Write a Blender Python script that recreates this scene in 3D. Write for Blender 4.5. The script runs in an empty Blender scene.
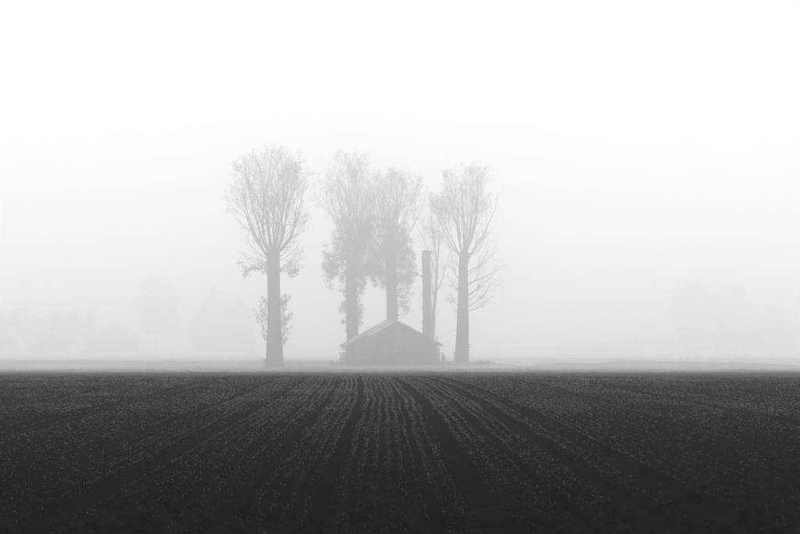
import bpy, math, random
import numpy as np

# ------------------------------------------------------------------ camera, sky, sun, exposure
F = 1900.0          # focal length in photograph pixels (800 wide)
CX, CY = 383.0, 345.0   # where the straight-ahead, level direction lands in the photograph
CZ = 0.45           # eye height above the field

scene = bpy.context.scene
COL = scene.collection
cam_d = bpy.data.cameras.new("camera")
cam = bpy.data.objects.new("camera", cam_d)
COL.objects.link(cam)
cam.location = (0, 0, CZ)
cam.rotation_euler = (math.radians(90), 0, 0)
cam_d.sensor_width = 36.0
cam_d.lens = 36.0 * F / 800.0
cam_d.shift_x = (400 - CX) / 800.0
cam_d.shift_y = (CY - 267) / 800.0
cam_d.clip_start = 0.1
cam_d.clip_end = 6000
scene.camera = cam

SUN_EL, SUN_AZ = math.radians(58), math.radians(0)     # behind the fog, ahead of the camera
world = bpy.data.worlds.new("World")
scene.world = world
world.use_nodes = True
wn, wl = world.node_tree.nodes, world.node_tree.links
wn.clear()
sky = wn.new("ShaderNodeTexSky")
sky.sky_type = 'NISHITA'
sky.sun_disc = False
sky.sun_elevation = SUN_EL
sky.sun_rotation = SUN_AZ
sky.air_density = 1.0
sky.dust_density = 6.0
bw = wn.new("ShaderNodeRGBToBW")
mixn = wn.new("ShaderNodeMix")           # overcast: the clear-sky gradient mostly levelled to white cloud
mixn.data_type = 'FLOAT'
mixn.inputs[0].default_value = 0.9
mixn.inputs[3].default_value = 10.4
bg = wn.new("ShaderNodeBackground")
bg.inputs[1].default_value = 0.1
wo = wn.new("ShaderNodeOutputWorld")
wl.new(sky.outputs[0], bw.inputs[0])
wl.new(bw.outputs[0], mixn.inputs[2])
wl.new(mixn.outputs[0], bg.inputs[0])
wl.new(bg.outputs[0], wo.inputs[0])

sun_d = bpy.data.lights.new("sun", 'SUN')
sun_d.energy = 1.5
sun_d.angle = math.radians(40)
sun_d.color = (1, 1, 1)
sun = bpy.data.objects.new("sun", sun_d)
COL.objects.link(sun)
sun.rotation_euler = (-(math.radians(90) - SUN_EL), 0, -SUN_AZ)

vs = scene.view_settings
vs.view_transform = 'Standard'
vs.look = 'None'
vs.exposure = 0.17
vs.gamma = 1.0
vs.use_curve_mapping = False
FOG_DENSITY = 0.0051
FOG_G = 0.87
scene.cycles.volume_bounces = 12
scene.cycles.max_bounces = 16
scene.cycles.diffuse_bounces = 2
scene.cycles.use_denoising = True

# ------------------------------------------------------------------ helpers
def tag(o, label=None, cat=None, group=None, kind=None):
    if label: o["label"] = label
    if cat: o["category"] = cat
    if group: o["group"] = group
    if kind: o["kind"] = kind
    return o

def empty(name, loc):
    o = bpy.data.objects.new(name, None)
    o.location = loc
    o.empty_display_size = 0.5
    COL.objects.link(o)
    return o

class MB:
    """Collects triangles and quads as numpy blocks; build() links them as one mesh object."""
    def __init__(self):
        self.v, self.f3, self.f4, self.n = [], [], [], 0
    def add(self, v, f):
        v = np.asarray(v, dtype=np.float32).reshape(-1, 3)
        f = np.asarray(f, dtype=np.int64)
        (self.f3 if f.shape[1] == 3 else self.f4).append(f + self.n)
        self.v.append(v)
        self.n += len(v)
    def box(self, x0, x1, y0, y1, z0, z1):
        v = [(x, y, z) for z in (z0, z1) for y in (y0, y1) for x in (x0, x1)]
        f = [(0, 2, 3, 1), (4, 5, 7, 6), (0, 1, 5, 4), (2, 6, 7, 3), (0, 4, 6, 2), (1, 3, 7, 5)]
        self.add(v, f)
    def prism(self, poly, y0, y1):
        """poly: (x, z) outline, counter-clockwise seen from -Y."""
        n = len(poly)
        v = [(x, y0, z) for x, z in poly] + [(x, y1, z) for x, z in poly]
        self.add(v, [(i, (i + 1) % n, n + (i + 1) % n, n + i) for i in range(n)])
        b = self.n - 2 * n
        for i in range(1, n - 1):
            self.f3.append(np.array([(b, b + i, b + i + 1)]))
            self.f3.append(np.array([(b + n, b + n + i + 1, b + n + i)]))
    def tube(self, pts, rad, sides=4):
        pts = np.asarray(pts, dtype=np.float64)
        n = len(pts)
        t = np.empty_like(pts)
        t[1:-1] = pts[2:] - pts[:-2]
        t[0] = pts[1] - pts[0]
        t[-1] = pts[-1] - pts[-2]
        t /= np.linalg.norm(t, axis=1)[:, None] + 1e-9
        ref = np.array([0.31, 0.95, 0.05])
        a = np.cross(t, ref)
        a /= np.linalg.norm(a, axis=1)[:, None] + 1e-9
        b = np.cross(t, a)
        ang = np.arange(sides) * 2 * math.pi / sides
        rad = np.asarray(rad, dtype=np.float64)
        v = pts[:, None] + rad[:, None, None] * (np.cos(ang)[None, :, None] * a[:, None] + np.sin(ang)[None, :, None] * b[:, None])
        i = np.arange(n - 1)[:, None] * sides
        j = np.arange(sides)[None]
        k = (np.arange(sides)[None] + 1) % sides
        f = np.stack([i + j, i + k, i + sides + k, i + sides + j], axis=-1).reshape(-1, 4)
        self.add(v.reshape(-1, 3), f)
    def leaves(self, c, size, rng):
        """a bent diamond leaf (2 triangles) at each centre"""
        c = np.asarray(c)
        n = len(c)
        if n == 0: return
        u = rng.normal(size=(n, 3)); u /= np.linalg.norm(u, axis=1)[:, None]
        w = np.cross(u, rng.normal(size=(n, 3))); w /= np.linalg.norm(w, axis=1)[:, None] + 1e-9
        s = np.asarray(size).reshape(-1, 1) * np.ones((n, 1))
        nrm = np.cross(u, w)
        v = np.stack([c - u * s * .6, c - w * s * .38 + nrm * s * .12, c + u * s * .6, c + w * s * .38 + nrm * s * .12], axis=1)
        i = np.arange(n)[:, None] * 4
        f = np.concatenate([i + np.array([[0, 1, 2]]), i + np.array([[0, 2, 3]])])
        self.add(v.reshape(-1, 3), f)
    def build(self, name, mat, parent=None, loc=None, smooth=False):
        v = np.concatenate(self.v)
        if loc is not None:
            v = v - np.asarray(loc, dtype=np.float32)
        f3 = np.concatenate(self.f3) if self.f3 else np.zeros((0, 3), np.int64)
        f4 = np.concatenate(self.f4) if self.f4 else np.zeros((0, 4), np.int64)
        me = bpy.data.meshes.new(name)
        me.vertices.add(len(v))
        me.vertices.foreach_set("co", v.astype(np.float32).ravel())
        nl = len(f3) * 3 + len(f4) * 4
        me.loops.add(nl)
        me.loops.foreach_set("vertex_index", np.concatenate([f3.ravel(), f4.ravel()]).astype(np.int32))
        npoly = len(f3) + len(f4)
        me.polygons.add(npoly)
        st = np.concatenate([np.arange(len(f3)) * 3, len(f3) * 3 + np.arange(len(f4)) * 4]).astype(np.int32)
        me.polygons.foreach_set("loop_start", st)
        me.update(calc_edges=True)
        if smooth:
            me.polygons.foreach_set("use_smooth", np.ones(npoly, dtype=bool))
        me.validate()
        me.materials.append(mat)
        o = bpy.data.objects.new(name, me)
        COL.objects.link(o)
        if parent is not None:
            o.parent = parent
        elif loc is not None:
            o.location = loc
        return o

def vnoise(x, y, seed=0):
    """smooth value noise in 0..1, vectorised"""
    xi, yi = np.floor(x).astype(np.int64), np.floor(y).astype(np.int64)
    fx, fy = x - xi, y - yi
    fx = fx * fx * (3 - 2 * fx); fy = fy * fy * (3 - 2 * fy)
    def h(a, b):
        k = (a * 374761393 + b * 668265263 + seed * 1442695041) & 0x7fffffff
        k = ((k ^ (k >> 13)) * 1274126177) & 0x7fffffff
        return ((k ^ (k >> 16)) & 0xffff) / 65535.0
    return (h(xi, yi) * (1 - fx) + h(xi + 1, yi) * fx) * (1 - fy) + (h(xi, yi + 1) * (1 - fx) + h(xi + 1, yi + 1) * fx) * fy

# ------------------------------------------------------------------ materials (the place is grey: a monochrome photograph)
def material(name, lo, hi, scale, rough=0.9, bump=0.0, bscale=None, stretch=(1, 1, 1), spec=0.2, detail=6):
    m = bpy.data.materials.new(name)
    m.use_nodes = True
    n, l = m.node_tree.nodes, m.node_tree.links
    p = n["Principled BSDF"]
    p.inputs["Roughness"].default_value = rough
    p.inputs["Specular IOR Level"].default_value = spec
    tc = n.new("ShaderNodeTexCoord")
    mp = n.new("ShaderNodeMapping")
    mp.inputs["Scale"].default_value = stretch
    l.new(tc.outputs["Object"], mp.inputs[0])
    t = n.new("ShaderNodeTexNoise")
    t.inputs["Scale"].default_value = scale
    t.inputs["Detail"].default_value = detail
    l.new(mp.outputs[0], t.inputs["Vector"])
    r = n.new("ShaderNodeValToRGB")
    r.color_ramp.elements[0].position = 0.3
    r.color_ramp.elements[1].position = 0.7
    r.color_ramp.elements[0].color = (lo, lo, lo, 1)
    r.color_ramp.elements[1].color = (hi, hi, hi, 1)
    l.new(t.outputs["Fac"], r.inputs[0])
    l.new(r.outputs[0], p.inputs["Base Color"])
    if bump:
        t2 = n.new("ShaderNodeTexNoise")
        t2.inputs["Scale"].default_value = bscale or scale * 4
        t2.inputs["Detail"].default_value = 8
        l.new(mp.outputs[0], t2.inputs["Vector"])
        b = n.new("ShaderNodeBump")
        b.inputs["Strength"].default_value = 0.8
        b.inputs["Distance"].default_value = bump
        l.new(t2.outputs["Fac"], b.inputs["Height"])
        l.new(b.outputs[0], p.inputs["Normal"])
    return m

M_SOIL = material("wet_dark_soil", 0.004, 0.010, 9, rough=0.95, bump=0.012, bscale=60, spec=0.0)
M_CROP = material("young_crop", 0.11, 0.21, 5, rough=0.7, spec=0.1)
M_GROUND = material("pasture_ground", 0.40, 0.56, 0.7, rough=1.0, bump=0.05, bscale=4, spec=0.0)
M_GRASS = material("rough_grass", 0.07, 0.26, 0.35, rough=0.9, spec=0.0)
M_BARK = material("poplar_bark", 0.025, 0.06, 1.4, rough=0.95, bump=0.05, bscale=6, stretch=(1, 1, 0.25), spec=0.05)
M_TWIG = material("twigs", 0.03, 0.06, 1.0, rough=0.9, spec=0.05)
M_LEAF = material("withered_leaves", 0.04, 0.09, 2.0, rough=0.8, spec=0.05)
M_IVY = material("ivy_leaves", 0.05, 0.10, 1.5, rough=0.7, spec=0.1)
M_WALL = material("weathered_boards", 0.015, 0.14, 0.7, rough=0.9, bump=0.01, bscale=14, stretch=(3, 3, 0.4), spec=0.05)
M_ROOF = material("old_roofing", 0.16, 0.30, 1.1, rough=0.9, bump=0.01, bscale=20, spec=0.05)
M_PALE = material("pale_board", 0.65, 0.8, 2.0, rough=0.6, spec=0.2)
M_DARKWOOD = material("dark_timber", 0.02, 0.045, 2.0, rough=0.9, bump=0.005, spec=0.05)
M_FARLEAF = material("far_foliage", 0.03, 0.06, 0.2, rough=0.9, spec=0.0)

# ------------------------------------------------------------------ terrain profile (h = depth below the eye, by distance)
_d = np.array([-300, 0, 10, 19, 22.5, 29, 40, 56, 85, 125, 180, 226, 240, 252, 330, 3000.])
_py = [379.2, 376.6, 375.0, 374.0, 373.2, 372.4, 371.2, 369.6, 365.6, 363.3]      # where these distances appear in the photograph
_h = np.array([.45, .45, .429, .410] + [(p - CY) * q / F for p, q in zip(_py, _d[4:14])] + [2.4, 2.4])
_tab_d = np.arange(-300, 1600, 0.5)
_tab_h = np.interp(_tab_d, _d, _h)
_k = np.exp(-0.5 * (np.arange(-16, 17) * 0.5 / 2.0) ** 2); _k /= _k.sum()
_tab_h = np.convolve(np.pad(_tab_h, 16, mode="edge"), _k, mode="valid")
def ground_z(x, y):
    x = np.asarray(x, dtype=np.float64); y = np.asarray(y, dtype=np.float64)
    z = CZ - np.interp(y, _tab_d, _tab_h)
    far = np.clip((y - 150) / 40, 0, 1)
    z = z + far * (vnoise(x / 17 + 50, y / 17 + 9, 3) - .5) * 0.22
    return z
def at(px, py, Y):
    """world point seen at photograph pixel (px, py) at distance Y"""
    return np.array([(px - CX) * Y / F, Y, CZ - (py - CY) * Y / F])
def base(px, Y):
    X = (px - CX) * Y / F
    return np.array([X, Y, float(ground_z(X, Y))])

# ------------------------------------------------------------------ ground sheet out to where the fog swallows it
def grid_mesh(xs, ys, zf):
    X, Y = np.meshgrid(xs, ys)
    Z = zf(X, Y)
    v = np.stack([X, Y, Z], axis=-1).reshape(-1, 3)
    nx, ny = len(xs), len(ys)
    i = np.arange(ny - 1)[:, None] * nx; j = np.arange(nx - 1)[None]
    f = np.stack([i + j, i + j + 1, i + nx + j + 1, i + nx + j], axis=-1).reshape(-1, 4)
    return v, f
def spread(lim, fine, step, growth):
    a = list(np.arange(0, fine, step)); s = step
    while a[-1] < lim:
        s *= growth; a.append(a[-1] + s)
    a = np.array(a); a[-1] = lim
    return a
sx = spread(1380, 110, 1.3, 1.15)
gx = np.concatenate([-sx[:0:-1], sx])
gy = np.concatenate([np.array([-280, -200, -130, -80, -47, -41, -38, -25, -12, -4]), np.arange(2, 300, 1.25), 300 + spread(1380, 4, 4, 1.12)])
def gz(X, Y):
    z = ground_z(X, Y)
    under = np.clip((76 - np.abs(X)) / 3, 0, 1) * np.clip((Y + 42) / 2, 0, 1) * np.clip((132 - Y) / 4, 0, 1)
    far = np.clip((Y - 70) / 40, 0, 1)
    z = z - under * 0.3 + far * (vnoise(X / 1.9, Y / 2.3, 5) - .5) * 0.12
    return z
m = MB(); m.add(*grid_mesh(gx, gy, gz))
tag(m.build("ground", M_GROUND, smooth=True), kind="structure")

# ------------------------------------------------------------------ the drilled field: rows, wheel tracks, clods
ROW = 0.048
# (offset and half width in eye heights, depth in m)
TRACKS = [(-7.4, .12, .02), (-5.85, .14, .025), (-4.3, .06, .015), (-4.0, .12, .025), (-2.7, .13, .03), (-1.9, .09, .025), (-1.27, .055, .02),
          (-.95, .075, .025), (-.38, .05, .025), (.3, .04, .02), (.66, .115, .035), (1.13, .05, .02), (1.6, .11, .035), (2.0, .11, .035),
          (3.55, .14, .03), (5.05, .14, .025), (6.1, .09, .015), (7.2, .12, .02), (9.0, .12, .02), (-9.2, .12, .02)]
TR = np.array(TRACKS); TR[:, :2] *= CZ
def bend(x, y):
    """sideways drift of the drill lines: a slow wobble, and a swing to the left over the crest"""
    return -0.09 * (np.clip(y - 11, 0, None) / 10.5) ** 1.6 + (vnoise(y / 1.6, x / 3.0 + 3, 11) - .5) * 0.030 + (vnoise(y / 4.5, x / 6.0, 12) - .5) * 0.042
def track_depth(u, x, y):
    dep = np.zeros_like(u); bare = np.zeros_like(u)
    for c, hw, de in TR:
        near = np.abs(u - c) < hw * 2.6
        if not near.any(): continue
        w = hw * (0.75 + 0.5 * vnoise(y[near] / 2.3, np.full(near.sum(), c * 7.0 + 40), 21))
        t = np.clip(1.35 - np.abs(u[near] - c) / w, 0, 1)
        t = t * t * (3 - 2 * t)
        dep[near] = np.maximum(dep[near], t * de); bare[near] = np.maximum(bare[near], t)
    return dep, bare
def field_z(X, Y):
    u = X - bend(X, Y)
    z = ground_z(X, Y)
    dep, bare = track_depth(u, X, Y)
    z = z + (1 - bare) * 0.007 * (np.abs(X) < 6) * np.cos(u * 2 * math.pi / ROW)
    z = z + (1 - .3 * bare) * ((vnoise(X / .06, Y / .07, 31) - .5) * .011 + (vnoise(X / .03, Y / .034, 32) - .5) * .007)
    z = z + (vnoise(X / .6, Y / .8, 33) - .5) * .010 + (vnoise(X / 2.8, Y / 4, 34) - .5) * .018
    z = z - dep + .35 * dep.clip(0, 1) * 0
    edge = np.clip((np.abs(X) - 72) / 3, 0, 1) + np.clip((Y - 84 - 24 * vnoise(X / 7.0, Y * 0 + 3, 71) - 5 * vnoise(X / .9, Y * 0 + 8, 72)) / 1.5, 0, 1) + np.clip((-38 - Y) / 2, 0, 1)
    return z - edge * 0.5
half = np.concatenate([np.arange(0, 2.0, .012), np.arange(2.0, 6, .024), np.arange(6, 26, .25), np.arange(26, 76, 1.0)])
fx = np.concatenate([-half[:0:-1], half])
fy = [-40.0]
while fy[-1] < 113:
    y = fy[-1]
    fy.append(y + (1.0 if y < 1 else 0.2 if y < 3.3 else 0.007 * y + 0.003 if y < 57 else 0.006 * (y - 57) + .4))
fy = np.array(fy)
m = MB(); m.add(*grid_mesh(fx, fy, field_z))
tag(m.build("ploughed_field", M_SOIL, smooth=True), kind="structure")

# crop seedlings in their rows: nobody could count them
def seedlings():
    rng = np.random.default_rng(5)
    n = 1150000
    y = 3.3 * (106 / 3.3) ** rng.random(n)                 # as many to each step of distance
    x = (rng.random(n) * 2 - 1) * (.222 * y + .7) + .009 * y
    u = (np.floor((x - bend(x, y)) / ROW) + .5) * ROW
    u = u + rng.normal(size=n) * (0.0068 + .009 * (vnoise(u / .6, y / 1.4, 44) - .3).clip(0, 1))
    x = u + bend(u, y)
    _, bare = track_depth(u, x, y)
    patch = vnoise(x / .75, y / 1.2, 41) * .6 + vnoise(x / .15, y / .22, 42) * .4
    keep = (rng.random(n) > bare * 1.15) & (patch > .06 + .42 * rng.random(n)) & (rng.random(n) < np.clip((y - 3.6) / 10, .03, 1))  # foreground darkening put into the spacing: far fewer plants near the camera
    x, y = x[keep], y[keep]
    n = len(x)
    z = field_z(x, y) - .002
    mb = MB()
    a = rng.random(n) * 2 * math.pi
    sc = np.clip(y / 10, .36, None)
    hgt = (.003 + .007 * rng.random(n) ** 1.5) * sc ** .8
    lean = rng.random(n) * .008 * sc ** .8
    w = (.0012 + .0018 * rng.random(n)) * sc
    dx, dy = np.cos(a), np.sin(a)
    b2 = rng.random(n) * 2 * math.pi
    v = np.stack([np.stack([x - dx * w, y - dy * w, z], 1), np.stack([x + dx * w, y + dy * w, z], 1),
                  np.stack([x + np.cos(b2) * lean, y + np.sin(b2) * lean, z + hgt], 1)], axis=1)
    mb.add(v.reshape(-1, 3), np.arange(n * 3).reshape(-1, 3))
    o = mb.build("crop_seedlings", M_CROP)
    tag(o, "thin rows of young crop seedlings sprouting across the dark field", "seedlings", kind="stuff")
seedlings()

# ------------------------------------------------------------------ weedy earth margin between the field and the meadow
M_MARGIN = material("weedy_margin_earth", 0.08, 0.30, 0.12, rough=1.0, bump=0.04, bscale=5, spec=0.0)
def margin_z(X, Y):
    z = ground_z(X, Y) + .10 * (vnoise(X / 1.3, Y / 1.6, 81) - .35) + .10 * (vnoise(X / .5, Y / .6, 82) - .5)
    e = np.clip((84 - Y) / 3, 0, 1) + np.clip((Y - 215 - 70 * vnoise(X / 9, Y * 0 + 2, 83) - 9 * vnoise(X / 2, Y * 0 + 5, 84)) / 12, 0, 1) + np.clip((np.abs(X) - 72) / 3, 0, 1)
    return z - .03 + .10 * np.clip((Y - 100) / 12, 0, 1) - e * .45
m = MB(); m.add(*grid_mesh(np.arange(-76, 76.1, .8), np.concatenate([np.arange(79, 312, 1.2)]), margin_z))
tag(m.build("field_margin", M_MARGIN, smooth=True), kind="structure")

# ------------------------------------------------------------------ rough grass of the verge beyond the field
def verge_grass():
    rng = np.random.default_rng(8)
    mb = MB()
    n = 130000
    y = 90 + 249 * rng.random(n) ** 1.3
    x = (rng.random(n) * 2 - 1) * (.31 * y + 4) + .012 * y
    d = vnoise(x / 2.6, y / 3.4, 61) * .6 + vnoise(x / .8, y / 1.1, 62) * .4
    k = d > .36 + .2 * rng.random(n)
    x, y, d = x[k], y[k], d[k]
    inh = (np.abs(x - 1.0) < 6.2) & (y > 239.0) & (y < 249)
    x, y, d = x[~inh], y[~inh], d[~inh]
    n = len(x)
    z = np.maximum(gz(x, y), margin_z(x, y)) - .03
    for b in range(3):
        a = rng.random(n) * 2 * math.pi
        h = (.07 + .22 * rng.random(n) ** 2) * (.3 + 1.1 * d) * (.22 + .78 * np.clip((y - 110) / 90, 0, 1))
        w = .012 + .02 * rng.random(n)
        qx = x + rng.normal(size=n) * .12; qy = y + rng.normal(size=n) * .12
        v = np.stack([np.stack([qx - np.cos(a) * w, qy - np.sin(a) * w, z], 1), np.stack([qx + np.cos(a) * w, qy + np.sin(a) * w, z], 1),
                      np.stack([qx + rng.normal(size=n) * .08, qy + rng.normal(size=n) * .08, z + h], 1)], axis=1)
        mb.add(v.reshape(-1, 3), np.arange(n * 3).reshape(-1, 3))
    for k in range(150):
        yk = 78 + 95 * rng.random(); xk = (rng.random() * 2 - 1) * (.225 * yk + 3) + .008 * yk
        nb = int(10 + 40 * rng.random() ** 2); hk = .05 + .17 * rng.random() ** 2.5; rk = hk * (.6 + 2.2 * rng.random())
        qx = xk + rng.normal(size=nb) * rk; qy = yk + rng.normal(size=nb) * rk
        qz = np.maximum(np.maximum(gz(qx, qy), margin_z(qx, qy)), field_z(qx, qy)) - .01
        a = rng.random(nb) * 2 * math.pi; w = .008 + .014 * rng.random(nb); h = hk * (.4 + .8 * rng.random(nb))
        v = np.stack([np.stack([qx - np.cos(a) * w, qy - np.sin(a) * w, qz], 1), np.stack([qx + np.cos(a) * w, qy + np.sin(a) * w, qz], 1),
                      np.stack([qx + rng.normal(size=nb) * hk * .4, qy + rng.normal(size=nb) * hk * .4, qz + h], 1)], axis=1)
        mb.add(v.reshape(-1, 3), np.arange(nb * 3).reshape(-1, 3))
    tag(mb.build("verge_grass", M_GRASS), "pale rough grass on the verge between field and farm building", "grass", kind="stuff")
verge_grass()
def stray_grass():
    rng = np.random.default_rng(19); n = 90000
    y = 34 + 76 * rng.random(n) ** .5
    x = (rng.random(n) * 2 - 1) * (.225 * y + 2) + .008 * y
    k = rng.random(n) < ((y - 32) / 76) ** .8 * (.5 + vnoise(x / 1.7, y / 3.5, 91))
    x, y = x[k], y[k]; n = len(x)
    _, bare = track_depth(x - bend(x, y), x, y)
    k = rng.random(n) > bare; x, y = x[k], y[k]; n = len(x)
    z = np.maximum(field_z(x, y), margin_z(x, y)) - .005
    mb = MB()
    for b in range(2):
        a = rng.random(n) * 2 * math.pi; h = .02 + .05 * rng.random(n) ** 2; w = .008 + .010 * rng.random(n)
        qx = x + rng.normal(size=n) * .05; qy = y + rng.normal(size=n) * .05
        v = np.stack([np.stack([qx - np.cos(a) * w, qy - np.sin(a) * w, z], 1), np.stack([qx + np.cos(a) * w, qy + np.sin(a) * w, z], 1),
                      np.stack([qx + rng.normal(size=n) * .02, qy + rng.normal(size=n) * .02, z + h], 1)], axis=1)
        mb.add(v.reshape(-1, 3), np.arange(n * 3).reshape(-1, 3))
    tag(mb.build("stray_grass", M_GRASS), "short pale grass straying into the far end of the field", "grass", kind="stuff")
stray_grass()

# ------------------------------------------------------------------ trees
def unit(v): return v / (np.linalg.norm(v) + 1e-9)

class Crown:
    def __init__(self, seed, env, twig=1.0, maxlevel=3, up=.085, wander=.13):
        self.rng = np.random.default_rng(seed)
        self.env, self.twig, self.maxlevel, self.up, self.wander = env, twig, maxlevel, up, wander
        self.mb = MB(); self.tips = []; self.nodes = []
    def inside(self, p):
        c, r = self.env
        q = (p - c) / r
        return (q[0] * q[0] + q[1] * q[1]) ** 1.4 + abs(q[2]) ** 3
    def grow(self, p, d, L, r, level):
        rng = self.rng
        step = (.75, .55, .42, .3)[level]
        n = max(3, int(L / step))
        step = L / n
        pts = [p]; dirs = [d]
        for i in range(n):
            d = unit(d + rng.normal(size=3) * self.wander * (1 if level else .6) + np.array([0, 0, self.up * (1.4 if level < 2 else .7)]))
            p = p + d * step
            pts.append(p); dirs.append(d)
            if self.inside(p) > 1.0 + min(.12, .18 * rng.normal()) and i >= 1:
                break
        k = len(pts)
        t = np.linspace(0, 1, k)
        rad = r * (1 - .82 * t) * .88 + .0022
        self.mb.tube(pts, rad, (6, 5, 4, 3)[level])
        if level >= 1:
            self.nodes += pts[k // 2:]
        if level == self.maxlevel:
            self.tips += pts[k // 2:]
            return
        nch = int((rng.poisson((7, 5.5, 5.0)[level]) + 1.5) * self.twig * min(1, k / (n * .6)))
        for c in range(nch):
            tt = .22 + .78 * rng.random() ** .8
            i = min(k - 1, int(tt * (k - 1)))
            dd = dirs[i]
            perp = unit(np.cross(dd, rng.normal(size=3)))
            ang = math.radians(20 + 32 * rng.random())
            nd = unit(dd * math.cos(ang) + perp * math.sin(ang))
            nl = L * (.34 + .3 * rng.random()) * (1.1 - .4 * tt)
            self.grow(pts[i], nd, max(nl, .5), max(.0025, rad[i] * ((.36, .32, .26)[level] + .18 * rng.random())), level + 1)

def trunk_mesh(mb, pts, rad, seed, sides=22, fl=0.0):
    rng = np.random.default_rng(seed)
    pts = np.asarray(pts, float); rad = np.asarray(rad, float)
    s = np.linspace(0, 1, len(pts))
    n = 46
    t = np.linspace(0, 1, n) ** 1.15
    P = np.stack([np.interp(t, s, pts[:, i]) for i in range(3)], 1)
    R = np.interp(t, s, rad)
    P[1:-1, :2] += rng.normal(size=(n - 2, 2)) * .012
    for ax in (0, 1):
        P[:, ax] += R.mean() * .2 * (vnoise(t * 4.0 + seed, t * 0 + 3.0 + ax * 7, seed + 5) - .5) * np.clip(t * 6, 0, 1)
    ang = np.arange(sides) * 2 * math.pi / sides
    A = vnoise(np.cos(ang)[None] * 2.2 + 9 + seed, (np.sin(ang)[None] * 2.2 + 5) + t[:, None] * 2.0, seed) - .5
    B = vnoise(np.cos(ang)[None] * 6 + 19, (np.sin(ang)[None] * 6 + 5) + t[:, None] * 9.0, seed + 1) - .5
    low = np.clip(1 - t * 9, 0, 1)[:, None]
    lob = (np.cos(ang * 5 + seed) + .7 * np.cos(ang * 3 + 2 * seed))[None] * low * .15
    rr = R[:, None] * (1 + .22 * A + .16 * B + lob)
    V = np.stack([P[:, 0, None] + rr * np.cos(ang), P[:, 1, None] + rr * np.sin(ang), P[:, 2, None] + 0 * rr], -1)
    i = np.arange(n - 1)[:, None] * sides; j = np.arange(sides)[None]; k = (j + 1) % sides
    f = np.stack([i + j, i + k, i + sides + k, i + sides + j], -1).reshape(-1, 4)
    mb.add(V.reshape(-1, 3), f)
    if sides > 12:
        for q in range(12):
            tt = .15 + .8 * rng.random(); a = rng.random() * 2 * math.pi; i0 = int(tt * (n - 1))
            o = P[i0]; rr0 = R[i0]; dv = np.array([math.cos(a), math.sin(a), .35])
            L = .12 + .35 * rng.random() ** 2; r0 = .07 + .12 * rng.random()
            mb.tube([o + dv * rr0 * .75, o + dv * (rr0 + .02), o + dv * (rr0 + L)], [r0 * 1.6, r0 * 1.15, r0 * .5], 7)
    top = V[-1]; c = top.mean(0) + np.array([0, 0, R[-1] * .25])
    mb.add(np.concatenate([top, c[None]]), np.array([(q, (q + 1) % sides, sides) for q in range(sides)]))

def px_path(pts, Y):
    """(px, py, width px) list from the ground up -> points and radii"""
    P = np.array([at(x, y, Y) for x, y, w in pts]); R = np.array([w * Y / F / 2 for x, y, w in pts])
    return P, R

def leaf_clump(mb, c, r, n, size, rng, shell=.35):
    u = rng.normal(size=(n, 3)); u /= np.linalg.norm(u, axis=1)[:, None]
    q = rng.random(n)[:, None] ** shell
    mb.leaves(c + u * q * r, size * (.6 + .8 * rng.random(n)), rng)

# --- 1. left poplar
def poplar_left():
    Y = 226.0
    root = empty("poplar_tree", base(275, Y)); B = np.array(root.location)
    P, R = px_path([(275, 372, 25), (275, 367, 19), (275, 360, 15.5), (274.6, 345, 14), (274.3, 325, 13), (273.5, 290, 11.6), (273, 262, 11.4), (272.5, 252, 12.5), (272.5, 248.5, 10.5)], Y)
    mb = MB(); trunk_mesh(mb, P, R, 3); mb.build("trunk", M_BARK, root, B, True)
    s = Y / F
    cr = Crown(21, (at(268, 214, Y), np.array([46 * s, 42 * s, 66 * s])), twig=1.0)
    rng = cr.rng
    top = at(272.5, 253, Y)
    for k in range(17):
        az = k * 2.399 + rng.random() * .6
        tilt = math.radians((6 + 54 * ((k + .5) / 17) ** .8))
        d = np.array([math.cos(az) * math.sin(tilt), math.sin(az) * math.sin(tilt), math.cos(tilt)])
        p = top + np.array([d[0], d[1], 0]) * .55 + np.array([0, 0, -rng.random() * 1.1 + .3])
        cr.grow(p, d, 8.5 + 5 * rng.random(), .11 + .06 * rng.random(), 0)
    for k in range(18):         # low side limbs just under the head
        az = k * 2.399 + 1; h = 252 + 22 * rng.random()
        d = unit(np.array([math.cos(az), math.sin(az), -.12 + .45 * rng.random()]))
        cr.grow(at(273, h, Y) + d * .5, d, 3.2 + 2.2 * rng.random(), .05, 1)
    cr.mb.build("branches", M_TWIG, root, B)
    mb = MB()
    tips = np.array(cr.tips)
    sel = tips[rng.random(len(tips)) < .13]
    mb.leaves(sel + rng.normal(size=sel.shape) * .1, .10 + .10 * rng.random(len(sel)), rng)
    low = np.array(cr.nodes); low = low[low[:, 2] < at(0, 262, Y)[2]]
    for q in low[::3]: leaf_clump(mb, q, .4, 5, .16, rng)
    mb.build("leaves", M_LEAF, root, B)
    # shoots low on the stem
    mb = MB(); lf = MB()
    for k in range(46):
        yy = 300 + 44 * rng.random(); sgn = -1 if rng.random() < .45 else 1
        p = at(274 + sgn * 5.5, yy + 4, Y) + np.array([0, rng.normal() * .4, 0])
        L = (.9 + 1.3 * rng.random()) * (.55 + .75 * math.sin(math.pi * (yy - 296) / 52))
        d = unit(np.array([sgn * (.8 + .3 * rng.random()), rng.normal() * .4, .35 + .5 * rng.random()]))
        pts = [p]
        for i in range(5):
            d = unit(d + np.array([0, 0, .22]) + rng.normal(size=3) * .16); pts.append(pts[-1] + d * L / 5)
        mb.tube(pts, np.linspace(.022, .006, 6), 3)
        for q in pts[2:]: leaf_clump(lf, q, .26, 5, .17, rng)
    tag(mb.build("shoots", M_TWIG, root, B), kind="stuff"); tag(lf.build("shoot_leaves", M_LEAF, root, B), kind="stuff")
    tag(root, "tall bare pollard poplar standing alone on the left, leafy shoots low on its trunk", "tree", "poplars around the farm building")

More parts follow.
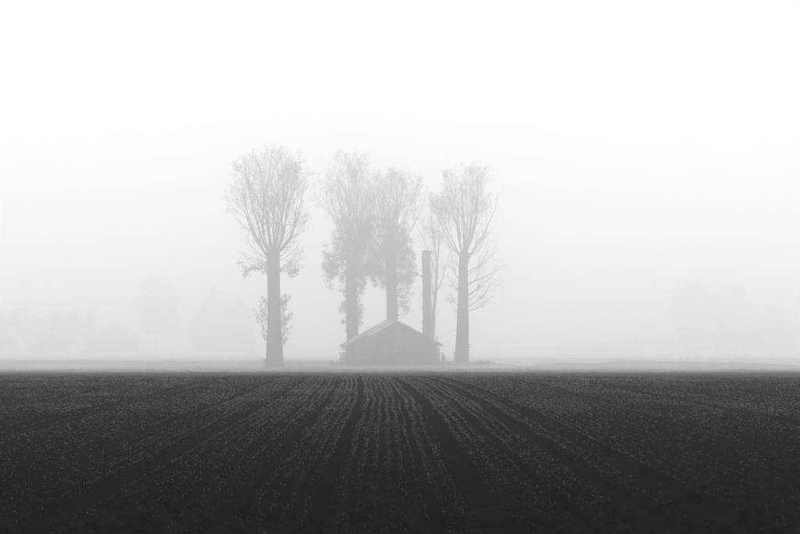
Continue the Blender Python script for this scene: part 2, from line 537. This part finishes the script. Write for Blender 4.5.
# --- 2. right poplar
def poplar_right():
    Y = 252.0
    root = empty("poplar_tree", base(461, Y)); B = np.array(root.location)
    P, R = px_path([(461, 366, 18), (461, 360, 14.5), (461.2, 350, 13), (461.8, 330, 11.2), (462.4, 300, 10), (463, 275, 8.6), (463.6, 256, 8), (463.8, 250, 6)], Y)
    mb = MB(); trunk_mesh(mb, P, R, 7); mb.build("trunk", M_BARK, root, B, True)
    s = Y / F
    cr = Crown(34, (at(473, 242, Y), np.array([44 * s, 40 * s, 76 * s])))
    rng = cr.rng
    top = at(463.6, 254, Y)
    for k in range(14):
        az = k * 2.399 + rng.random() * .6
        tilt = math.radians(6 + 46 * ((k + .5) / 14) ** .8)
        d = np.array([math.cos(az) * math.sin(tilt), math.sin(az) * math.sin(tilt), math.cos(tilt)])
        cr.grow(top + np.array([d[0], d[1], 0]) * .4 + np.array([0, 0, -rng.random()]), d, 9 + 4.5 * rng.random(), .10 + .05 * rng.random(), 0)
    for k in range(20):        # limbs up the stem, reaching mostly to the right
        h = 256 + 62 * (k / 20)
        az = rng.normal() * .75 if k % 4 else math.pi + rng.normal() * .6
        ln = (4.6 + 2.2 * rng.random()) if abs(az) < 2 else 3.0
        d = unit(np.array([math.cos(az), math.sin(az), .62 - .5 * (k / 20) + .15 * rng.normal()]))
        cr.grow(at(462.5, h, Y) + d * .4, d, ln, .075, 1)
    cr.mb.build("branches", M_TWIG, root, B)
    mb = MB(); tips = np.array(cr.tips)
    sel = tips[rng.random(len(tips)) < .12]
    mb.leaves(sel + rng.normal(size=sel.shape) * .1, .10 + .10 * rng.random(len(sel)), rng)
    low = np.array(cr.nodes); low = low[low[:, 2] < at(0, 285, Y)[2]]
    for q in low[::3]: leaf_clump(mb, q, .35, 3, .15, rng)
    mb.build("leaves", M_LEAF, root, B)
    tag(root, "bare poplar to the right of the farm building with branches spreading right", "tree", "poplars around the farm building")

# --- 3./4. ivy-clad poplars behind the building
def ivy_poplar(px, Y, path, env, seed, limbs, tiltmax, ivy, label, ivy_n):
    root = empty("poplar_tree", base(px, Y)); B = np.array(root.location)
    P, R = px_path(path, Y)
    P[0, 2] = B[2] - .2
    mb = MB(); trunk_mesh(mb, P, R, seed); mb.build("trunk", M_BARK, root, B, True)
    s = Y / F
    cr = Crown(seed + 60, (at(env[0], env[1], Y), np.array([env[2] * s, env[2] * s, env[3] * s])), twig=.95)
    rng = cr.rng
    top = P[-1]
    for k in range(limbs):
        az = k * 2.399 + rng.random() * .6
        tilt = math.radians(4 + tiltmax * ((k + .5) / limbs) ** .8)
        d = np.array([math.cos(az) * math.sin(tilt), math.sin(az) * math.sin(tilt), math.cos(tilt)])
        cr.grow(top + np.array([d[0], d[1], 0]) * .45 + np.array([0, 0, -2.4 * rng.random()]), d, 8 + 4 * rng.random(), .09 + .05 * rng.random(), 0)
    cr.mb.build("branches", M_TWIG, root, B)
    mb = MB(); tips = np.array(cr.tips)
    sel = tips[rng.random(len(tips)) < .12]
    mb.leaves(sel + rng.normal(size=sel.shape) * .1, .10 + .10 * rng.random(len(sel)), rng)
    mb.build("leaves", M_LEAF, root, B)
    mb = MB()
    for x, y, rx, ry, w in ivy:
        c = at(x, y, Y)
        nsub = int(52 * w)
        for q in range(nsub):
            u = rng.normal(size=3) * .5
            u[1] = abs(u[1]) * 1.2 - .05        # mostly on the far side: the stem shows in front
            cc = c + u * np.array([rx * s, min(rx, 16) * s, ry * s])
            leaf_clump(mb, cc, .35 + .55 * rng.random(), int(ivy_n * 1.5 * (.4 + rng.random())), .15, rng, .7)
    mb.build("ivy", M_IVY, root, B)
    tag(root, label, "tree", "poplars around the farm building")

def cut_trunk():
    Y = 258.0
    root = empty("cut_tree_trunk", base(426, Y)); B = np.array(root.location)
    P, R = px_path([(426.5, 366, 14), (426.5, 358, 11), (427.2, 335, 9), (426.6, 300, 8.4), (426, 275, 7.8), (426, 262, 7.6), (426.2, 255, 8.6), (426.2, 251, 8.4)], Y)
    mb = MB(); trunk_mesh(mb, P, R, 15); mb.build("trunk", M_BARK, root, B, True)
    rng = np.random.default_rng(4); mb = MB(); lf = MB()
    for k in range(14):
        yy = 265 + 60 * rng.random(); sgn = rng.choice([-1, 1])
        p = at(426.3 + sgn * 3.5, yy, Y); d = unit(np.array([sgn * .8, rng.normal() * .3, .8]))
        pts = [p]
        for i in range(4):
            d = unit(d + rng.normal(size=3) * .15 + np.array([0, 0, .2])); pts.append(pts[-1] + d * .35)
        mb.tube(pts, np.linspace(.02, .006, 5), 3)
        leaf_clump(lf, pts[-1], .3, 4, .15, rng)
    tag(mb.build("shoots", M_TWIG, root, B), kind="stuff"); tag(lf.build("shoot_leaves", M_LEAF, root, B), kind="stuff")
    tag(root, "bare tree trunk cut off flat at the top behind the roof's right slope", "tree trunk")

def slender_tree():
    Y = 268.0
    root = empty("slender_tree", base(434, Y)); B = np.array(root.location)
    mb = MB()
    P, R = px_path([(432, 366, 4.4), (433, 340, 3.4), (434, 310, 3.0), (436, 290, 2.6), (437.2, 262, 1.9)], Y)
    trunk_mesh(mb, P, R, 18, sides=10); mb.build("trunk", M_BARK, root, B, True)
    s = Y / F
    cr = Crown(77, (at(428, 238, Y), np.array([25 * s, 20 * s, 62 * s])), twig=.85, up=.1)
    rng = cr.rng
    for (x, y, dx, dz, L, r) in [(437, 262, -.1, 1, 9, .10), (437, 264, .22, 1, 8, .09), (435.5, 293, .5, 1, 6, .08), (434, 310, -.55, 1, 11, .10), (433.5, 318, -.75, 1, 11, .09),
                                 (435, 300, -.4, 1, 10, .09), (436.8, 275, -.35, 1, 9, .08), (434, 305, .35, 1, 6, .07)]:
        cr.grow(at(x, y, Y), unit(np.array([dx, rng.normal() * .3, dz])), L, r, 0)
    cr.mb.build("branches", M_TWIG, root, B)
    mb = MB(); tips = np.array(cr.tips); sel = tips[rng.random(len(tips)) < .13]
    mb.leaves(sel + rng.normal(size=sel.shape) * .1, .10 + .10 * rng.random(len(sel)), rng)
    mb.build("leaves", M_LEAF, root, B)
    tag(root, "slender bare tree with thin forked stems behind the flat-topped cut trunk", "tree")

poplar_left(); poplar_right()
ivy_poplar(353, 262.0, [(353, 363, 15), (353, 352, 12.5), (352.5, 330, 11.5), (352, 300, 11), (351, 270, 10), (350.5, 240, 8.5)], (349, 206, 41, 52), 41, 17, 46,
           [(360, 240, 16, 24, 3), (342, 250, 13, 20, 1.6), (358, 268, 14, 22, 2.6), (335, 268, 11, 14, .9), (352, 290, 8, 20, 1.6), (368, 228, 9, 16, 1.4), (356, 315, 6, 14, .9), (371, 262, 9, 20, 1.3), (345, 225, 10, 14, .9), (328, 262, 6, 16, .5), (347, 305, 6, 18, .7)],
           "ivy-clad poplar behind the roof's left slope with a bare fan of branches on top", 34)
ivy_poplar(392, 265.0, [(392, 363, 13), (392, 350, 11.5), (392, 320, 11), (391.5, 290, 10.5), (391, 262, 9.5), (391, 240, 8)], (399, 218, 37, 48), 52, 16, 52,
           [(395, 250, 14, 26, 2.6), (388, 225, 10, 16, 1.1), (402, 262, 11, 22, 1.7), (380, 270, 8, 18, .9), (399, 285, 11, 14, .8), (403, 235, 8, 14, .8), (383, 252, 9, 26, 1.6), (404, 303, 6, 12, .3), (410, 275, 6, 16, .5)],
           "ivy-clad poplar rising directly behind the roof's peak", 30)
cut_trunk(); slender_tree()

# ------------------------------------------------------------------ the farm building
def farm_building():
    Y = 240.0; s = Y / F
    c = 1.50; hw = 5.32; D = 7.6
    zb = float(ground_z(c, Y)) - .25
    eave = CZ + .34; ridge = CZ + 3.2
    root = empty("farm_building", (c, Y, zb)); B = np.array(root.location)
    slope = (ridge - eave) / hw
    rng = np.random.default_rng(2)
    mb = MB()
    mb.prism([(c - hw, zb), (c + hw, zb), (c + hw, eave), (c, ridge), (c - hw, eave)], Y, Y + D)
    mb.build("wall", M_WALL, root, B)
    # upright boards on the gable and on the left side, uneven
    mb = MB()
    x = c - hw + .01
    while x < c + hw - .2:
        w = .17 + .05 * rng.random()
        x2 = min(x + w, c + hw - .01)
        ztop = ridge - slope * max(abs(x - c), abs(x2 - c)) - .03
        y0 = Y - .028 - .02 * rng.random()
        mb.box(x, x2 - .012 - .012 * rng.random(), y0, Y - .003, zb + .15 + .1 * rng.random(), ztop)
        x = x2
    tag(mb.build("boarding", M_WALL, root, B), kind="stuff")
    # a wide board door right of the middle
    dx0, dx1 = c + .75, c + 3.0
    mb = MB()
    k = dx0
    while k < dx1 - .05:
        mb.box(k, k + .17, Y - .10, Y - .055, zb + .1, zb + 2.55); k += .19
    dr = mb.build("door", M_DARKWOOD, root, B)
    for z in (zb + .5, zb + 2.1):
        mb = MB(); mb.box(dx0, dx1, Y - .135, Y - .103, z, z + .16)
        mb.build("ledge", M_DARKWOOD, dr, B)
    # roof
    def slab(side, name):
        mb = MB()
        over, front, back, th = .82, .45, .4, .10
        xe = c + side * (hw + over); ze = ridge - slope * (hw + over)
        n = 46
        ys = np.linspace(Y - front, Y + D + back, n)
        wav = .018 * np.cos(np.arange(n) * math.pi)
        for q in range(n - 1):
            y0, y1 = ys[q], ys[q + 1]; w0, w1 = wav[q] + .06, wav[q + 1] + .06
            v = [(c, y0, ridge + w0), (xe, y0, ze + w0), (xe, y1, ze + w1), (c, y1, ridge + w1),
                 (c, y0, ridge + w0 - th), (xe, y0, ze + w0 - th), (xe, y1, ze + w1 - th), (c, y1, ridge + w1 - th)]
            f = [(0, 1, 2, 3), (7, 6, 5, 4), (1, 5, 6, 2)]
            if q == 0: f.append((0, 4, 5, 1))
            if q == n - 2: f.append((3, 2, 6, 7))
            mb.add(v, f)
        return mb.build(name, M_ROOF, root, B)
    rl = slab(-1, "roof_slope"); rr = slab(1, "roof_slope")
    # bargeboards on the gable: pale along the upper left and a short piece at upper right
    def barge(side, t0, t1, mat, par, w=.2):
        mb = MB()
        def pt(t): return c + side * (hw + .82) * t, ridge - slope * (hw + .82) * t
        (xa, za), (xb, zb_) = pt(t0), pt(t1)
        poly = [(xa, za + .07), (xb, zb_ + .07), (xb, zb_ + .07 - w), (xa, za + .07 - w)]
        if side < 0: poly = poly[::-1]
        mb.prism(poly[::-1], Y - .50, Y - .455)
        v = mb.v[0]; up = np.array([1 if z > (za + (zb_ - za) * (x - xa) / (xb - xa)) - .02 else 0 for x, _, z in v])
        v[:, 1] += up * w * .8             # the board leans back over the edge of the sheeting
        v[:, 2] += up * .05
        return mb.build("bargeboard", mat, par, B)
    barge(-1, .02, .56, M_PALE, rl, .34); barge(-1, .565, 1.0, M_DARKWOOD, rl)
    barge(1, .02, .16, M_PALE, rr, .12); barge(1, .165, 1.0, M_DARKWOOD, rr)
    mb = MB(); mb.prism([(c - .24, ridge + .0), (c + .24, ridge + .0), (c + .02, ridge + .17), (c - .02, ridge + .17)], Y - .47, Y + D + .42)
    mb.build("ridge_cap", M_ROOF, root, B)
    # struts carrying the left eave
    for k in range(4):
        y = Y - .3 + k * (D + .3) / 3
        mb = MB()
        z1 = ridge - slope * (hw + .7) - .04
        mb.tube([(c - hw - .72, y, z1), (c - hw - .02, y, z1 - .62)], [.06, .06], 6)
        mb.build("strut", M_DARKWOOD, root, B)
    mb = MB(); mb.box(c - hw - .80, c - hw - .68, Y - .42, Y + D + .3, ridge - slope * (hw + .82) - .16, ridge - slope * (hw + .82) - .045)
    mb.build("gutter", M_DARKWOOD, root, B)
    root.rotation_euler = (0, 0, math.radians(8))      # turned so that a little of its left side shows
    tag(root, "low gabled farm building with pale left roof edge among the poplars", "building")
farm_building()

# ------------------------------------------------------------------ shrubs and climbers at the building
def shrub(name, px, py, Y, rx, ry, n, label, seed, size=.16, cat="shrub"):
    rng = np.random.default_rng(seed)
    b = base(px, Y)
    if py is not None: b = at(px, py, Y)
    root = empty(name, b)
    st = MB(); lf = MB()
    s = Y / F
    for k in range(n):
        a = rng.random() * 2 * math.pi; q0 = rng.random() ** .6
        e = np.array([math.cos(a) * rx * s * q0, math.sin(a) * rx * s * .7 * q0, 0])
        hgt = ry * s * (1.05 - .75 * q0 * q0) * (.55 + .5 * rng.random())
        o0 = b + e * .8; o0[2] = max(o0[2], float(ground_z(o0[0], o0[1]))) - .05
        pts = [o0 + np.array([e[0] * .25 * t, e[1] * .25 * t, hgt * t]) + rng.normal(size=3) * .05 * t for t in np.linspace(0, 1, 5)]
        st.tube(pts, np.linspace(.02, .005, 5), 3)
        for q in pts[1:]: leaf_clump(lf, q, .16 + .14 * rng.random(), 8, size, rng, .6)
    tag(st.build("stems", M_TWIG, root, b), kind="stuff"); lf.build("leaves", M_IVY, root, b)
    tag(root, label, cat)
shrub("climbing_shrub", 435, None, 239.1, 10, 27, 46, "leafy shrub overgrowing the right corner and eave of the farm building", 3)
shrub("climbing_shrub", 345, None, 239.3, 6, 20, 16, "thin climber at the left corner of the farm building under the eave", 4)
shrub("weed_clump", 335, None, 238.2, 9, 6, 20, "low weed clump left of the building's front corner", 5, .13, "weeds")
shrub("weed_clump", 366, None, 238.6, 11, 7, 22, "low weed clump against the left half of the building's front wall", 9, .13, "weeds")
shrub("weed_clump", 412, None, 238.8, 14, 6.5, 24, "low weed clump against the right half of the building's front wall", 10, .13, "weeds")
shrub("weed_clump", 448, None, 239.4, 10, 5, 20, "low weed clump between the building and the right poplar", 6, .13, "weeds")
shrub("weed_clump", 485, None, 247, 11, 4, 20, "flat weed clump on the grass right of the right poplar's foot", 7, .13, "weeds")
shrub("weed_clump", 299, None, 229, 5, 8, 7, "small weed clump right of the lone left poplar's foot", 8, .13, "weeds")

# ------------------------------------------------------------------ far things, nearly lost in the fog
def far_tree(px, Y, ptop, rx, label, seed, lobes, trunk_w=3.0, pbot=None):
    rng = np.random.default_rng(seed)
    b = base(px, Y); root = empty("far_tree", b); s = Y / F
    h = (at(px, ptop, Y)[2] - b[2])
    mb = MB()
    n = 12
    pts = [b + np.array([rng.normal() * .15, rng.normal() * .15, h * .8 * t]) for t in np.linspace(0, 1, n)]
    mb.tube(pts, np.linspace(trunk_w * s * .5, .1, n), 8)
    for k in range(16):
        i = 3 + int(rng.random() * (n - 5)); a = rng.random() * 6.28
        L = rx * s * (.5 + .4 * rng.random())
        q = [pts[i] + np.array([math.cos(a) * L * t, math.sin(a) * L * t, L * .7 * t * t + .4 * L * t]) for t in np.linspace(0, 1, 5)]
        mb.tube(q, np.linspace(.22, .05, 5), 4)
    mb.build("trunk", M_BARK, root, b)
    mb = MB()
    for k in range(lobes):
        u = rng.normal(size=3); u = u / np.linalg.norm(u) * rng.random() ** .4
        c = b + np.array([0, 0, h * .56]) + u * np.array([rx * s * .85, rx * s * .8, h * .42])
        leaf_clump(mb, c, (1.6 + 1.6 * rng.random()) * h / 30, 60, 1.0 * h / 30, rng, .5)
    mb.build("crown", M_FARLEAF, root, b)
    tag(root, label, "tree", "trees lost in the fog behind")
far_tree(157, 690, 274, 25, "faint round tree in the fog left of the poplars", 101, 70)
far_tree(694, 720, 277, 24, "faint broad tree in the fog at right, leftmost of the far right group", 102, 80)
far_tree(732, 735, 281, 27, "faint tree in the fog at right, between the two other far right trees", 103, 80)
far_tree(770, 715, 304, 26, "faint lowest tree in the fog at right, nearest the picture's right edge", 104, 60)

def treeline():
    rng = np.random.default_rng(55); mb = MB(); Y = 640.0
    for k in range(170):
        px = -40 + 175 * rng.random()
        top = (311 if px < 92 else 326) + 5 * math.sin(px * .21)
        Yk = Y + 14 * rng.random()
        py = top + 6 + (352 - top) * rng.random() ** 1.2
        leaf_clump(mb, at(px, py, Yk), 1.5 + 1.6 * rng.random(), 60, 1.0, rng, .5)
    for k in range(120):
        px = 560 + 300 * rng.random(); Yk = 680 + 14 * rng.random()
        py = 350 - (18 + 6 * math.sin(px * .05)) * rng.random() * min(1, max(0.1, (px - 600) / 120))
        leaf_clump(mb, at(px, py, Yk), 1.5 + 1.6 * rng.random(), 50, 1.0, rng, .5)
    o = mb.build("far_treeline", M_FARLEAF)
    tag(o, "faint treeline in the fog along the horizon", "treeline", kind="stuff")
treeline()

def far_barn():
    Y = 690.0; b = base(222, Y); root = empty("far_barn", b)
    x0, x1 = at(188, 0, Y)[0], at(254, 0, Y)[0]
    ze, zr = at(0, 331, Y)[2], at(0, 290, Y)[2]; D = 16.0
    mb = MB(); mb.box(x0 + 1, x1 - 1, Y, Y + D, b[2] - .3, ze + .2); mb.build("wall", M_WALL, root, b)
    mb = MB()
    ra, rb = at(210, 0, Y)[0], at(236, 0, Y)[0]; ym = Y + D / 2
    v = [(x0, Y - 1, ze), (x1, Y - 1, ze), (x1, Y + D + 1, ze), (x0, Y + D + 1, ze), (ra, ym, zr), (rb, ym, zr)]
    mb.add(v, [(0, 1, 5, 4), (2, 3, 4, 5), (3, 2, 1, 0)]); mb.f3.append(np.array([(1, 2, 5), (3, 0, 4)]))
    rf = mb.build("roof", M_ROOF, root, b)
    mb = MB(); mb.box(ra - .1, ra + 1.3, ym - .7, ym + .7, zr - 1, zr + 1.5); mb.build("chimney", M_WALL, rf, b)
    tag(root, "faint hipped barn roof in the fog just left of the left poplar", "barn")
far_barn()

# ------------------------------------------------------------------ fog
def fog():
    m = bpy.data.materials.new("fog_air"); m.use_nodes = True
    n, l = m.node_tree.nodes, m.node_tree.links
    n.clear()
    out = n.new("ShaderNodeOutputMaterial"); pv = n.new("ShaderNodeVolumePrincipled")
    pv.inputs["Color"].default_value = (.995, .995, .995, 1)
    pv.inputs["Density"].default_value = FOG_DENSITY
    pv.inputs["Anisotropy"].default_value = FOG_G
    l.new(pv.outputs[0], out.inputs["Volume"])
    m.cycles.homogeneous_volume = True
    mb = MB(); mb.box(-1450, 1450, -330, 1760, -4.0, 40.0)
    o = mb.build("haze", m)
    tag(o, "pale morning fog filling the air over the field", "fog", kind="stuff")
fog()
